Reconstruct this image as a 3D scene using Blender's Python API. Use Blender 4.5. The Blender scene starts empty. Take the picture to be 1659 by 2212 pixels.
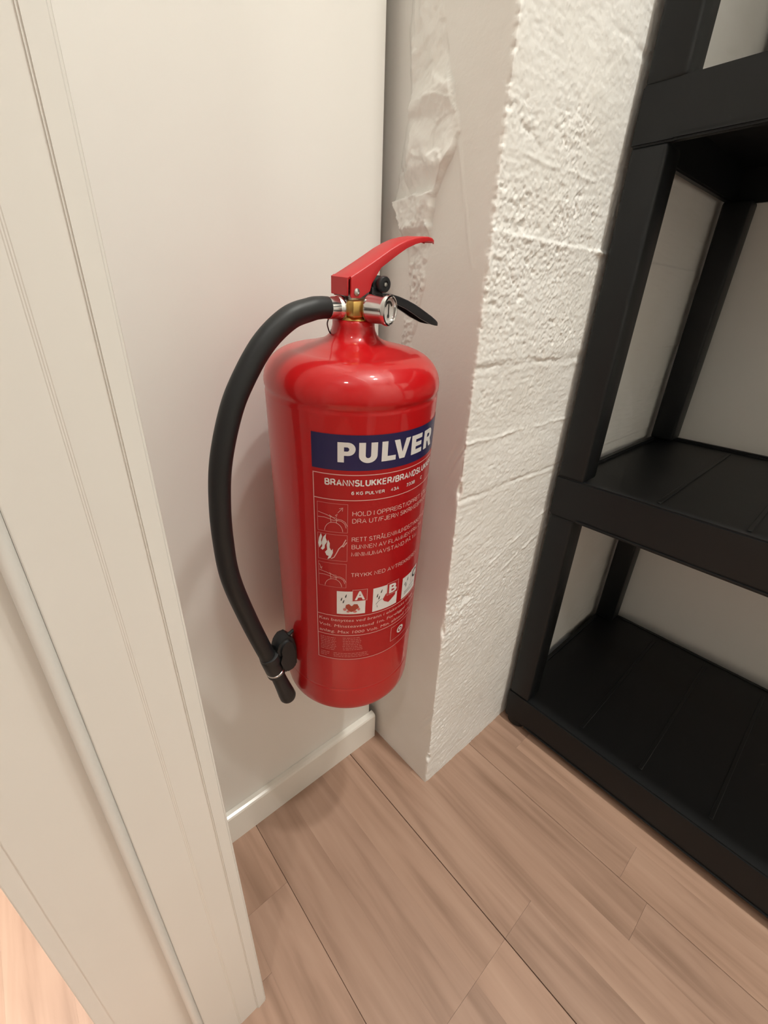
import bpy, bmesh, math, random
import numpy as np
from mathutils import Matrix, Vector

random.seed(7)
RNG = np.random.RandomState(11)
scene = bpy.context.scene
COL = scene.collection
PI = math.pi

# ------------------------------------------------------------------ camera, world, light, exposure
CAM = Vector((-0.40024, -0.44298, 0.8))
YAW, PITCH, ROLL = math.radians(47.894), math.radians(26.0556), math.radians(-2.0736)
fwd = Vector((math.cos(PITCH) * math.cos(YAW), math.cos(PITCH) * math.sin(YAW), -math.sin(PITCH)))
rgt = fwd.cross(Vector((0, 0, 1))).normalized()
dwn = fwd.cross(rgt)
cr, sr = math.cos(ROLL), math.sin(ROLL)
r2 = rgt * cr + dwn * sr
d2 = -rgt * sr + dwn * cr
cam_data = bpy.data.cameras.new('camera')
cam_data.sensor_width = 36.0
cam_data.lens = 36.0 * 936.08 / 2212.0
cam_data.clip_start = 0.01
cam = bpy.data.objects.new('camera', cam_data)
COL.objects.link(cam)
m = Matrix.Identity(4)
for i in range(3):
    m[i][0], m[i][1], m[i][2], m[i][3] = r2[i], -d2[i], -fwd[i], CAM[i]
cam.matrix_world = m
scene.camera = cam

world = bpy.data.worlds.new('world')
scene.world = world
world.use_nodes = True
world.node_tree.nodes['Background'].inputs[0].default_value = (0.9, 0.85, 0.78, 1)
world.node_tree.nodes['Background'].inputs[1].default_value = 0.02

scene.view_settings.view_transform = 'Standard'
scene.view_settings.look = 'None'
scene.view_settings.gamma = 1.0
scene.view_settings.use_curve_mapping = False
scene.view_settings.exposure = -0.02
scene.cycles.use_denoising = True
scene.cycles.max_bounces = 10
scene.cycles.diffuse_bounces = 6
scene.cycles.sample_clamp_indirect = 6.0

CEIL = 2.90
# (where, x, y, watts, disc radius, beam spread in degrees, colour)
LAMPS = [
    ('room', 0.12, -0.85, 19.0, 0.055, 180, (0.975, 0.972, 0.912)),
    ('room', 0.10, -1.21, 19.0, 0.055, 180, (0.975, 0.972, 0.912)),
    ('hall', -0.72, 0.12, 22.0, 0.085, 75, (0.975, 0.972, 0.912)),
    ('hall', -1.30, -1.20, 7.0, 0.085, 110, (0.975, 0.972, 0.912)),  # added lamp: soft fill through the doorway for the low walls
]


# ------------------------------------------------------------------ materials
def mat(name, color=(0.8, 0.8, 0.8), rough=0.5, metal=0.0, spec=0.5, coat=0.0, coat_rough=0.05):
    mt = bpy.data.materials.new(name)
    mt.use_nodes = True
    b = mt.node_tree.nodes['Principled BSDF']
    b.inputs['Base Color'].default_value = (*color, 1)
    b.inputs['Roughness'].default_value = rough
    b.inputs['Metallic'].default_value = metal
    b.inputs['Specular IOR Level'].default_value = spec
    b.inputs['Coat Weight'].default_value = coat
    b.inputs['Coat Roughness'].default_value = coat_rough
    return mt


def nodes(mt):
    return mt.node_tree.nodes, mt.node_tree.links, mt.node_tree.nodes['Principled BSDF']


def add_noise_bump(mt, scale, strength, dist=0.001, detail=4.0, stretch=(1, 1, 1)):
    n, l, b = nodes(mt)
    g = n.new('ShaderNodeNewGeometry')
    mp = n.new('ShaderNodeMapping')
    mp.inputs['Scale'].default_value = stretch
    nz = n.new('ShaderNodeTexNoise')
    nz.inputs['Scale'].default_value = scale
    nz.inputs['Detail'].default_value = detail
    bp = n.new('ShaderNodeBump')
    bp.inputs['Strength'].default_value = strength
    bp.inputs['Distance'].default_value = dist
    l.new(g.outputs['Position'], mp.inputs['Vector'])
    l.new(mp.outputs['Vector'], nz.inputs['Vector'])
    l.new(nz.outputs['Fac'], bp.inputs['Height'])
    l.new(bp.outputs['Normal'], b.inputs['Normal'])


def add_tint(mt, c1, c2, scale, detail=3.0, stretch=(1, 1, 1), lo=0.35, hi=0.65):
    n, l, b = nodes(mt)
    g = n.new('ShaderNodeNewGeometry')
    mp = n.new('ShaderNodeMapping')
    mp.inputs['Scale'].default_value = stretch
    nz = n.new('ShaderNodeTexNoise')
    nz.inputs['Scale'].default_value = scale
    nz.inputs['Detail'].default_value = detail
    rp = n.new('ShaderNodeValToRGB')
    rp.color_ramp.elements[0].position = lo
    rp.color_ramp.elements[1].position = hi
    rp.color_ramp.elements[0].color = (*c1, 1)
    rp.color_ramp.elements[1].color = (*c2, 1)
    l.new(g.outputs['Position'], mp.inputs['Vector'])
    l.new(mp.outputs['Vector'], nz.inputs['Vector'])
    l.new(nz.outputs['Fac'], rp.inputs['Fac'])
    l.new(rp.outputs['Color'], b.inputs['Base Color'])


M = {}
M['wall'] = mat('painted_wall', (0.80, 0.765, 0.71), 0.42, spec=0.4)
add_tint(M['wall'], (0.85, 0.832, 0.795), (0.865, 0.85, 0.82), 2.5)
add_noise_bump(M['wall'], 260, 0.05, 0.0006)
M['concrete'] = mat('painted_concrete', (0.82, 0.80, 0.76), 0.55, spec=0.4)
add_tint(M['concrete'], (0.83, 0.81, 0.77), (0.86, 0.845, 0.815), 9.0)
add_noise_bump(M['concrete'], 420, 0.25, 0.0007, 5.0)
M['trim'] = mat('white_trim_paint', (0.80, 0.765, 0.705), 0.33, spec=0.5)
add_tint(M['trim'], (0.755, 0.732, 0.69), (0.78, 0.758, 0.72), 3.0)
add_noise_bump(M['trim'], 180, 0.05, 0.0005)
M['baseboard'] = mat('baseboard_lacquer', (0.82, 0.79, 0.73), 0.18, spec=0.5)
M['gasket'] = mat('gasket_rubber', (0.72, 0.71, 0.68), 0.55)
add_noise_bump(M['gasket'], 90, 0.3, 0.0008)
M['ceiling'] = mat('ceiling_paint', (0.87, 0.86, 0.84), 0.8)
M['subfloor'] = mat('dark_seam_board', (0.16, 0.105, 0.075), 0.8)  # dark board under the strips, seen in their gaps
M['plastic'] = mat('black_plastic', (0.0072, 0.0080, 0.0088), 0.45, spec=0.30)
add_noise_bump(M['plastic'], 500, 0.10, 0.0004)
M['plastic_deck'] = mat('black_plastic_deck', (0.0070, 0.0076, 0.0080), 0.45, spec=0.3)
add_noise_bump(M['plastic_deck'], 240, 0.10, 0.0005)
M['red'] = mat('red_lacquer', (0.48, 0.0035, 0.006), 0.36, spec=0.3, coat=0.6, coat_rough=0.06)
M['label_red'] = mat('label_red_film', (0.385, 0.0045, 0.007), 0.42, spec=0.25, coat=0.3, coat_rough=0.12)
M['lever_red'] = mat('lever_red_paint', (0.50, 0.013, 0.017), 0.42, spec=0.5)
M['navy'] = mat('label_navy', (0.016, 0.014, 0.075), 0.36, spec=0.4)
M['print_white'] = mat('label_print_white', (0.72, 0.70, 0.69), 0.4)
M['print_pink'] = mat('label_print_pale', (0.72, 0.42, 0.39), 0.4)
M['print_pale2'] = mat('label_print_instruction', (0.72, 0.44, 0.41), 0.4)
M['print_faint'] = mat('label_print_faint', (0.56, 0.16, 0.15), 0.4)
M['print_red'] = mat('label_print_red', (0.42, 0.014, 0.018), 0.4)
M['print_black'] = mat('label_print_black', (0.012, 0.012, 0.014), 0.4)
M['print_brown'] = mat('label_print_brown', (0.36, 0.045, 0.02), 0.4)
M['brass'] = mat('brass', (0.62, 0.40, 0.13), 0.28, metal=1.0)
add_noise_bump(M['brass'], 130, 0.12, 0.0006)
M['chrome'] = mat('chrome', (0.72, 0.71, 0.70), 0.17, metal=1.0)
M['rubber'] = mat('black_rubber', (0.013, 0.014, 0.015), 0.46, spec=0.4)
M['black_plastic'] = mat('black_handle_plastic', (0.014, 0.014, 0.016), 0.36, spec=0.5)
M['dial'] = mat('gauge_dial', (0.62, 0.61, 0.58), 0.3)
M['dial_black'] = mat('gauge_ink', (0.015, 0.015, 0.015), 0.4)
M['steel'] = mat('steel', (0.55, 0.54, 0.52), 0.35, metal=1.0)
M['lamp_housing'] = mat('lamp_housing', (0.8, 0.8, 0.8), 0.4)
em = mat('lamp_glass', (0.9, 0.88, 0.82), 0.4)
em.node_tree.nodes['Principled BSDF'].inputs['Emission Color'].default_value = (1, 0.9, 0.78, 1)
em.node_tree.nodes['Principled BSDF'].inputs['Emission Strength'].default_value = 6.0
M['lamp_glass'] = em


def wood_material():
    mt = mat('oak_laminate', (0.45, 0.28, 0.2), 0.42, spec=0.4)
    n, l, b = nodes(mt)
    g = n.new('ShaderNodeNewGeometry')
    oi = n.new('ShaderNodeObjectInfo')
    vm = n.new('ShaderNodeVectorMath'); vm.operation = 'MULTIPLY_ADD'
    cmb = n.new('ShaderNodeCombineXYZ')
    mul = n.new('ShaderNodeMath'); mul.operation = 'MULTIPLY'; mul.inputs[1].default_value = 37.0
    l.new(oi.outputs['Random'], mul.inputs[0])
    l.new(mul.outputs[0], cmb.inputs['X']); l.new(mul.outputs[0], cmb.inputs['Y'])
    vm.inputs[1].default_value = (1, 1, 1)
    l.new(g.outputs['Position'], vm.inputs[0]); l.new(cmb.outputs[0], vm.inputs[2])
    mp = n.new('ShaderNodeMapping'); mp.inputs['Scale'].default_value = (62, 3.6, 10)
    l.new(vm.outputs[0], mp.inputs['Vector'])
    nz = n.new('ShaderNodeTexNoise'); nz.inputs['Scale'].default_value = 1.0
    nz.inputs['Detail'].default_value = 5.0; nz.inputs['Distortion'].default_value = 0.6
    l.new(mp.outputs['Vector'], nz.inputs['Vector'])
    mp2 = n.new('ShaderNodeMapping'); mp2.inputs['Scale'].default_value = (19, 1.7, 6)
    l.new(vm.outputs[0], mp2.inputs['Vector'])
    nz2 = n.new('ShaderNodeTexNoise'); nz2.inputs['Scale'].default_value = 1.0
    nz2.inputs['Detail'].default_value = 3.0; nz2.inputs['Distortion'].default_value = 1.8
    l.new(mp2.outputs['Vector'], nz2.inputs['Vector'])
    add = n.new('ShaderNodeMath'); add.operation = 'ADD'
    h = n.new('ShaderNodeMath'); h.operation = 'MULTIPLY'; h.inputs[1].default_value = 0.45
    h2 = n.new('ShaderNodeMath'); h2.operation = 'MULTIPLY'; h2.inputs[1].default_value = 0.55
    l.new(nz.outputs['Fac'], h.inputs[0]); l.new(nz2.outputs['Fac'], h2.inputs[0])
    l.new(h.outputs[0], add.inputs[0]); l.new(h2.outputs[0], add.inputs[1])
    rp = n.new('ShaderNodeValToRGB')
    e = rp.color_ramp.elements
    e[0].position = 0.30; e[0].color = (0.252, 0.152, 0.104, 1)
    e[1].position = 0.70; e[1].color = (0.455, 0.300, 0.222, 1)
    mid = rp.color_ramp.elements.new(0.5); mid.color = (0.388, 0.245, 0.178, 1)
    l.new(add.outputs[0], rp.inputs['Fac'])
    mix = n.new('ShaderNodeMix'); mix.data_type = 'RGBA'; mix.blend_type = 'MULTIPLY'
    mix.inputs['Factor'].default_value = 1.0
    l.new(rp.outputs['Color'], mix.inputs[6]); l.new(oi.outputs['Color'], mix.inputs[7])
    l.new(mix.outputs[2], b.inputs['Base Color'])
    bp = n.new('ShaderNodeBump'); bp.inputs['Strength'].default_value = 0.08; bp.inputs['Distance'].default_value = 0.001
    l.new(nz.outputs['Fac'], bp.inputs['Height']); l.new(bp.outputs['Normal'], b.inputs['Normal'])
    return mt


M['wood'] = wood_material()


# ------------------------------------------------------------------ helpers
def link(o, parent=None):
    COL.objects.link(o)
    if parent is not None:
        o.parent = parent
    return o


def mesh_obj(name, verts, faces, material, parent=None, smooth=False):
    me = bpy.data.meshes.new(name)
    me.from_pydata([tuple(v) for v in verts], [], faces)
    me.materials.append(material)
    if smooth:
        me.polygons.foreach_set('use_smooth', [True] * len(me.polygons))
    me.update()
    return link(bpy.data.objects.new(name, me), parent)


def bm_obj(name, bm, material, parent=None, smooth=False, angle=None):
    me = bpy.data.meshes.new(name)
    bmesh.ops.recalc_face_normals(bm, faces=bm.faces[:])
    if angle is not None:
        for f in bm.faces:
            f.smooth = True
        for e in bm.edges:
            if len(e.link_faces) == 2 and e.calc_face_angle(0) > math.radians(angle):
                e.smooth = False
    bm.to_mesh(me); bm.free()
    me.materials.append(material)
    if smooth:
        me.polygons.foreach_set('use_smooth', [True] * len(me.polygons))
    return link(bpy.data.objects.new(name, me), parent)


def bm_box(bm, x0, x1, y0, y1, z0, z1):
    vs = [bm.verts.new((x, y, z)) for z in (z0, z1) for (x, y) in ((x0, y0), (x1, y0), (x1, y1), (x0, y1))]
    for q in ((3, 2, 1, 0), (4, 5, 6, 7), (0, 1, 5, 4), (1, 2, 6, 5), (2, 3, 7, 6), (3, 0, 4, 7)):
        bm.faces.new([vs[i] for i in q])
    return vs


def box(name, x0, x1, y0, y1, z0, z1, material, parent=None, bevel=0.0, seg=2):
    bm = bmesh.new()
    bm_box(bm, x0, x1, y0, y1, z0, z1)
    if bevel > 0:
        bmesh.ops.bevel(bm, geom=bm.edges[:], offset=bevel, segments=seg, affect='EDGES', profile=0.5)
    return bm_obj(name, bm, material, parent, angle=40 if bevel > 0 else None)


def tag(o, label, cat, group=None):
    o['label'] = label
    o['category'] = cat
    if group:
        o['group'] = group
    return o


def struct(o, label=None, cat=None):
    o['kind'] = 'structure'
    if label:
        o['label'] = label
        o['category'] = cat
    return o


def lathe(name, prof, material, parent=None, n=64, axis='z', origin=(0, 0, 0), angle=35):
    """prof: list of (radius, height)"""
    bm = bmesh.new()
    rings = []
    for r, h in prof:
        ring = []
        if r < 1e-6:
            ring = [bm.verts.new((0, 0, h))]
        else:
            for i in range(n):
                a = 2 * PI * i / n
                ring.append(bm.verts.new((r * math.cos(a), r * math.sin(a), h)))
        rings.append(ring)
    for a, b in zip(rings, rings[1:]):
        if len(a) == 1 and len(b) == 1:
            continue
        for i in range(n):
            j = (i + 1) % n
            if len(a) == 1:
                bm.faces.new((a[0], b[j], b[i]))
            elif len(b) == 1:
                bm.faces.new((a[i], a[j], b[0]))
            else:
                bm.faces.new((a[i], a[j], b[j], b[i]))
    if axis == '-y':
        bmesh.ops.rotate(bm, verts=bm.verts, cent=(0, 0, 0), matrix=Matrix.Rotation(PI / 2, 3, 'X'))
    elif axis == '-x':
        bmesh.ops.rotate(bm, verts=bm.verts, cent=(0, 0, 0), matrix=Matrix.Rotation(-PI / 2, 3, 'Y'))
    bmesh.ops.translate(bm, verts=bm.verts, vec=origin)
    return bm_obj(name, bm, material, parent, angle=angle)


def catmull(pts, sub=8):
    P = [Vector(p) for p in pts]
    P = [P[0] * 2 - P[1]] + P + [P[-1] * 2 - P[-2]]
    out = []
    for i in range(1, len(P) - 2):
        p0, p1, p2, p3 = P[i - 1:i + 3]
        for k in range(sub):
            t = k / sub
            out.append(0.5 * ((2 * p1) + (p2 - p0) * t + (2 * p0 - 5 * p1 + 4 * p2 - p3) * t * t + (3 * p1 - p0 - 3 * p2 + p3) * t ** 3))
    out.append(P[-2])
    return out


def tube(name, pts, radius, material, parent=None, n=24, caps=True):
    """radius: number or list per point"""
    bm = bmesh.new()
    rings = []
    up = Vector((0, 1, 0))
    for i, p in enumerate(pts):
        p = Vector(p)
        a = Vector(pts[max(i - 1, 0)]); b = Vector(pts[min(i + 1, len(pts) - 1)])
        t = (b - a).normalized()
        if abs(t.dot(up)) > 0.95:
            up = Vector((1, 0, 0))
        s = t.cross(up).normalized()
        u = s.cross(t)
        r = radius[i] if isinstance(radius, (list, tuple)) else radius
        rings.append([bm.verts.new(p + (s * math.cos(2 * PI * k / n) + u * math.sin(2 * PI * k / n)) * r) for k in range(n)])
    for a, b in zip(rings, rings[1:]):
        for k in range(n):
            bm.faces.new((a[k], a[(k + 1) % n], b[(k + 1) % n], b[k]))
    if caps:
        bm.faces.new(rings[0]); bm.faces.new(rings[-1])
    return bm_obj(name, bm, material, parent, angle=45)


# value noise on numpy arrays
def vnoise(x, y, seed):
    xi = np.floor(x).astype(np.int64); yi = np.floor(y).astype(np.int64)
    fx = x - xi; fy = y - yi
    fx = fx * fx * (3 - 2 * fx); fy = fy * fy * (3 - 2 * fy)

    def h(a, b):
        v = (a * 374761393 + b * 668265263 + seed * 1442695041) & 0xFFFFFFFF
        v = ((v ^ (v >> 13)) * 1274126177) & 0xFFFFFFFF
        v = v ^ (v >> 16)
        return (v & 0xFFFF) / 65535.0 * 2 - 1
    return (h(xi, yi) * (1 - fx) + h(xi + 1, yi) * fx) * (1 - fy) + (h(xi, yi + 1) * (1 - fx) + h(xi + 1, yi + 1) * fx) * fy


def fbm(x, y, seed, octs=4, gain=0.5):
    s = 0; a = 1.0; t = 0
    for o in range(octs):
        s = s + a * vnoise(x * 2 ** o, y * 2 ** o, seed + 17 * o); t += a; a *= gain
    return s / t


def sstep(a, b, x):
    t = np.clip((x - a) / (b - a), 0, 1)
    return t * t * (3 - 2 * t)


# ------------------------------------------------------------------ the room shell
HX0 = -1.95            # far side of the hall
BX0, BX1 = -0.4695, -0.3585   # doorway wall
YB = 0.012             # painted back wall plane
XR = 0.700             # wall behind the shelf
YF = -2.30             # wall behind the viewer
DOOR_Y0 = -0.180
DOOR_Y1 = -1.06

floor = box('floor', HX0, XR + 0.1, YF, 1.7, -0.06, -0.0085, M['subfloor'])
struct(floor, 'pinkish oak strip laminate floor with staggered boards', 'floor')

# floor strips: three strips make one board, a wider groove between boards
SW = 0.066
JOINTS = {-2: -0.359, -1: -0.359, 0: -0.359}


def plank(x0, x1, y0, y1, tone, bl, br_):
    bm = bmesh.new()
    bm_box(bm, x0, x1, y0, y1, -0.008, 0.0)
    ed = [e for e in bm.edges if all(abs(v.co.z) < 1e-6 for v in e.verts)
          and ((bl and all(abs(v.co.x - x0) < 1e-6 for v in e.verts)) or (br_ and all(abs(v.co.x - x1) < 1e-6 for v in e.verts)))]
    if ed:
        bmesh.ops.bevel(bm, geom=ed, offset=0.0003, segments=1, affect='EDGES')
    o = bm_obj('plank', bm, M['wood'], floor)
    o.color = (*tone, 1)
    return o


k = -22
while True:
    x0 = -0.066 + (k - 1) * SW + 0.066 - SW + 0.0   # strip k spans [x0, x0+SW]; k = 0 is [-0.066, 0]
    x0 = -0.066 + k * SW
    x1 = x0 + SW
    if x0 > XR:
        break
    row_left = (k % 3 == 0)
    row_right = ((k + 1) % 3 == 0)
    g0 = (0.0006 if k == 0 else 0.0003) if row_left else 0.00003
    g1 = (0.0006 if k == -1 else 0.0003) if row_right else 0.00003
    xa, xb = x0 + g0, min(x1 - g1, XR)
    ytop = 1.0 if x1 < BX0 + 0.03 else YB + 0.002
    ybot = -1.35
    cuts = []
    if k in JOINTS:
        yj = JOINTS[k]
        cuts = [yj]
        y = yj - 0.30 - 0.2 * random.random()
        while y > ybot:
            cuts.append(y); y -= 0.28 + 0.25 * random.random()
    else:
        y = ytop - 0.08 - 0.42 * random.random()
        while y > ybot:
            cuts.append(y); y -= 0.30 + 0.25 * random.random()
    ys = [ytop] + cuts + [ybot]
    for a, b in zip(ys, ys[1:]):
        if a - b < 0.02:
            continue
        v = 0.93 + 0.16 * random.random()
        w = random.random() * 0.04
        plank(xa, xb, b + 0.0001, a - 0.0001, (v + w * 0.4, v, v - w * 0.6), row_left, row_right)
    k += 1

ceiling = struct(box('ceiling', HX0, XR + 0.1, YF, 1.7, CEIL, CEIL + 0.05, M['ceiling']), 'plain white ceiling', 'ceiling')
wall_back = struct(box('wall_back', BX1 - 0.02, -0.0095, YB, YB + 0.045, 0.0, CEIL, M['wall'], bevel=0.0012),
                   'smooth off-white painted wall behind the fire extinguisher', 'wall')
struct(box('wall_core', BX1 - 0.02, 0.30, 0.115, 0.16, 0.0, CEIL, M['concrete']), 'concrete wall behind the painted board', 'wall')
struct(box('wall_right', XR, XR + 0.1, YF, -0.10, 0.0, CEIL, M['wall']), 'off-white wall behind the black shelf', 'wall')
struct(box('wall_front', BX1, XR, YF - 0.1, YF, 0.0, CEIL, M['wall']), 'off-white wall behind the viewer', 'wall')
bm = bmesh.new()
bm_box(bm, BX0, BX1, DOOR_Y0 + 0.002, 1.7, 0, CEIL)
bm_box(bm, BX0, BX1, YF, DOOR_Y1, 0, CEIL)
bm_box(bm, BX0, BX1, DOOR_Y1, DOOR_Y0 + 0.002, 2.08, CEIL)
struct(bm_obj('wall_left', bm, M['wall']), 'off-white wall holding the doorway', 'wall')
bm = bmesh.new()
bm_box(bm, HX0 - 0.1, HX0, YF, 1.7, 0, CEIL)
bm_box(bm, HX0, BX0, 1.7, 1.8, 0, CEIL)
bm_box(bm, HX0, BX0, YF - 0.1, YF, 0, CEIL)
struct(bm_obj('wall_hall', bm, M['wall']), 'off-white walls of the hall outside the doorway', 'wall')

# baseboard: chamfered profile along x
prof = [(0.0, 0.0), (0.0, 0.0585), (0.0015, 0.0615), (0.005, 0.0632), (0.0118, 0.0640), (0.0118, 0.0)]
vs, fs = [], []
for x in (BX1, -0.0035):
    vs += [(x, py, pz) for py, pz in prof]
n = len(prof)
for i in range(n):
    j = (i + 1) % n
    fs.append((i, i + n, j + n, j))
fs += [tuple(range(n))[::1], tuple(range(2 * n - 1, n - 1, -1))]
struct(mesh_obj('baseboard_back', vs, fs, M['baseboard']), 'low glossy white baseboard under the extinguisher wall', 'baseboard')

# door frame (left jamb of the doorway, beside the viewer)
FY = -0.1915
ZT = 2.06


def extrude_profile(name, pts, z0, z1, material, parent=None, bevel=0.0, angle=35):
    bm = bmesh.new()
    lo = [bm.verts.new((x, y, z0)) for x, y in pts]
    hi = [bm.verts.new((x, y, z1)) for x, y in pts]
    n = len(pts)
    for i in range(n):
        j = (i + 1) % n
        bm.faces.new((lo[i], lo[j], hi[j], hi[i]))
    bm.faces.new(lo[::-1]); bm.faces.new(hi)
    if bevel:
        bmesh.ops.bevel(bm, geom=[e for e in bm.edges if abs(e.verts[0].co.z - e.verts[1].co.z) > 0.1], offset=bevel,
                        segments=2, affect='EDGES')
    return bm_obj(name, bm, material, parent, angle=angle)


# main jamb: rebate face (hall side, recessed), step, two stop faces with a fine groove between them
jamb = extrude_profile('trim_1', [
    (-0.4722, -0.1805), (-0.4185, -0.1805), (-0.4185, -0.1862), (-0.4128, -0.1862), (-0.4128, -0.1928),
    (-0.3812, -0.1928), (-0.3798, -0.1940), (-0.3570, -0.1940), (-0.3570, -0.1780), (-0.4722, -0.1780)],
    0.0, ZT, M['trim'], bevel=0.0006)
struct(jamb, 'white wooden door frame with a pale rubber seal beside the viewer', 'door frame')
# casing on the room side: its rounded edge shows as the last narrow strip
extrude_profile('casing', [(-0.3586, -0.1960), (-0.3478, -0.1950), (-0.3466, -0.1935), (-0.3466, -0.1320), (-0.3585, -0.1320)],
                0.0, ZT + 0.06, M['trim'], jamb, bevel=0.0010)
extrude_profile('casing', [(-0.4830, -0.1320), (-0.4830, -0.1790), (-0.4700, -0.1790), (-0.4700, -0.1320)],
                0.0, ZT + 0.06, M['trim'], jamb, bevel=0.0010)
gp = [(-0.4170 + 0.0042 * math.cos(a), -0.1905 + 0.0050 * math.sin(a)) for a in [2 * PI * i / 18 for i in range(18)]]
extrude_profile('gasket_strip', gp, 0.0, ZT, M['gasket'], jamb, angle=60)['label'] = 'pale rubber door seal'


# ------------------------------------------------------------------ concrete pillar / wall with rough painted surface
def pillar():
    X0, Y0 = 0.0062, -0.1345
    fine = 0.0013
    # columns along the perimeter: left face (y from +0.11 to Y0), then right face (x from X0 to XR)
    lc = np.concatenate([np.linspace(0.112, 0.034, 5)[:-1], np.arange(0.034, Y0, -fine)])
    lc = lc[lc > Y0 + 0.0005]
    rc = np.concatenate([np.arange(X0, 0.285, fine), np.linspace(0.285, XR + 0.01, 40)])
    zs = np.concatenate([np.arange(0.0, 1.16, fine), np.linspace(1.16, CEIL, 60)])
    nl, nr = len(lc), len(rc)
    s_l = -(lc - Y0)            # negative distance to the corner
    s_r = rc - X0
    # --- left face displacement
    Y, Z = np.meshgrid(lc, zs)
    S = Y - Y0
    hl = 0.0006 * fbm(Y * 18, Z * 9, 1, 3) + 0.00012 * fbm(Y * 220, Z * 220, 2, 2)
    tz = [0.70, 0.758, 0.805, 0.843, 0.870, 0.9, 0.927, 0.949, 0.985, 1.018, 1.06, 1.2, 2.4]
    ylo = [-0.030, -0.034, -0.048, -0.056, -0.054, -0.060, -0.072, -0.083, -0.074, -0.060, -0.046, -0.045, -0.045]
    yhi = [-0.022, -0.016, -0.026, -0.021, -0.008, 0.006, 0.000, -0.003, -0.011, -0.011, -0.010, -0.010, -0.010]
    lo = np.interp(zs, tz, ylo)[:, None] + 0.007 * fbm(Z * 45, Z * 0 + 3.3, 5, 3)
    hi = np.interp(zs, tz, yhi)[:, None] + 0.006 * fbm(Z * 60, Z * 0 + 8.7, 6, 3)
    edge = 0.0018
    msk = sstep(0, edge, Y - lo) * sstep(0, edge, hi - Y) * sstep(0.715, 0.76, Z + 0.01 * fbm(Y * 80, Z * 80, 9, 2))
    big = fbm(Y * 46 + 5, Z * 34, 21, 4, 0.55)
    ridged = 1 - 1.3 * np.abs(fbm(Y * 85, Z * 60, 22, 4, 0.55))
    def flakes(f, n_):
        q = f * n_
        return (np.floor(q) + sstep(0.72, 1.0, q - np.floor(q))) / n_
    wy = Y + 0.006 * fbm(Y * 60, Z * 60, 91, 2); wz = Z + 0.006 * fbm(Y * 60 + 9, Z * 60, 92, 2)
    big = 0.45 * big + 0.75 * flakes(fbm(wy * 26 + 3, wz * 20, 93, 2), 3.0) + 0.25 * flakes(fbm(wy * 60 + 3, wz * 48, 94, 2), 2.5)
    ridged = ridged * sstep(0.90, 0.86, Z) + 0.62 * sstep(0.86, 0.90, Z)
    ridged = ridged + 0.10 * fbm(Y * 200, Z * 200, 95, 2) + 0.5 * fbm(Y * 300, Z * 300, 23, 2) * sstep(0.88, 0.80, Z)
    step = np.interp(zs, [0.70, 0.8, 0.868, 0.874, 0.89, 0.905, 0.93, 0.955, 1.0, 1.06, 2.4],
                     [0.4, 0.5, 0.35, 0.4, 0.6, 1.0, 0.75, 1.0, 0.7, 0.5, 0.5])[:, None]
    hl = hl + msk * (0.0022 * step + 0.0062 * big * (0.55 + 0.45 * step) + 0.0044 * (ridged - 0.62))
    # protruding broken patch with a ledge on top, and thick flakes above it
    jz = 0.0025 * fbm(Y * 70, Y * 0 + 1.7, 96, 3)
    led = sstep(0.866, 0.874, Z) * (1 - sstep(0.9035, 0.9065, Z + jz + 0.10 * np.abs(Y + 0.03)))
    hl = hl + msk * led * (0.0075 + 0.0025 * fbm(Y * 120, Z * 120, 97, 3, 0.6))
    fl2 = np.clip((0.962 + jz * 3 + 0.25 * (Y + 0.05) - Z) / 0.030, 0, 1)
    hl = hl + msk * sstep(0.908, 0.930, Z) * 0.0075 * fl2 * (Z < 0.975) * sstep(0.0, 0.02, hi - Y)
    fl3 = np.clip((1.006 + jz * 2 - 0.4 * (Y + 0.04) - Z) / 0.024, 0, 1)
    hl = hl + msk * sstep(0.966, 0.984, Z) * 0.0060 * fl3
    # recessed strip left of the torn plaster
    hl = hl - 0.0022 * sstep(0.0, 0.004, Y - hi) * sstep(0.83, 0.86, Z)
    # fine trowel line running down from the plaster tip
    yl = -0.083 - 0.030 * np.clip((0.94 - Z) / 0.10, 0, 1.2)
    hl = hl + 0.0009 * np.exp(-((Y - yl) / 0.0018) ** 2) * sstep(0.82, 0.86, Z) * (1 - sstep(0.935, 0.945, Z))
    # diagonal scrapes near the corner
    for (zc, amp, seed) in ((0.615, 0.0013, 31), (0.16, 0.0010, 32), (0.13, 0.0008, 33)):
        str_ = fbm(Y * 260 + Z * 130, (Z + Y) * 14, seed, 2)
        hl = hl + amp * str_ * np.exp(-((Z - zc) / 0.05) ** 2) * (1 - sstep(0.012, 0.04, S))
    # --- right face displacement
    Xr, Zr = np.meshgrid(rc, zs)
    Sr = Xr - X0
    hr = 0.0016 * fbm(Xr * 10, Zr * 12, 3, 3) + 0.00035 * fbm(Xr * 150, Zr * 150, 4, 3) + 0.00025 * fbm(Xr * 60, Zr * 300, 14, 2)
    rough = np.interp(zs, [0, 0.25, 0.38, 0.42, 0.5, 0.56, 0.60, 0.64, 0.66, 0.72, 0.76, 0.84, 0.90, 0.925, 0.95, 1.0, 1.1, 2.4],
                      [0.22, 0.22, 0.5, 0.5, 0.18, 0.2, 0.3, 0.15, 0.25, 0.4, 0.95, 0.95, 0.9, 0.3, 0.22, 0.12, 0.12, 0.15])[:, None]
    rough = rough * (0.55 + 0.45 * sstep(-0.25, 0.35, fbm(Xr * 22, Zr * 26, 41, 2))) * (1 - 0.75 * sstep(0.17, 0.25, Xr))
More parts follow.
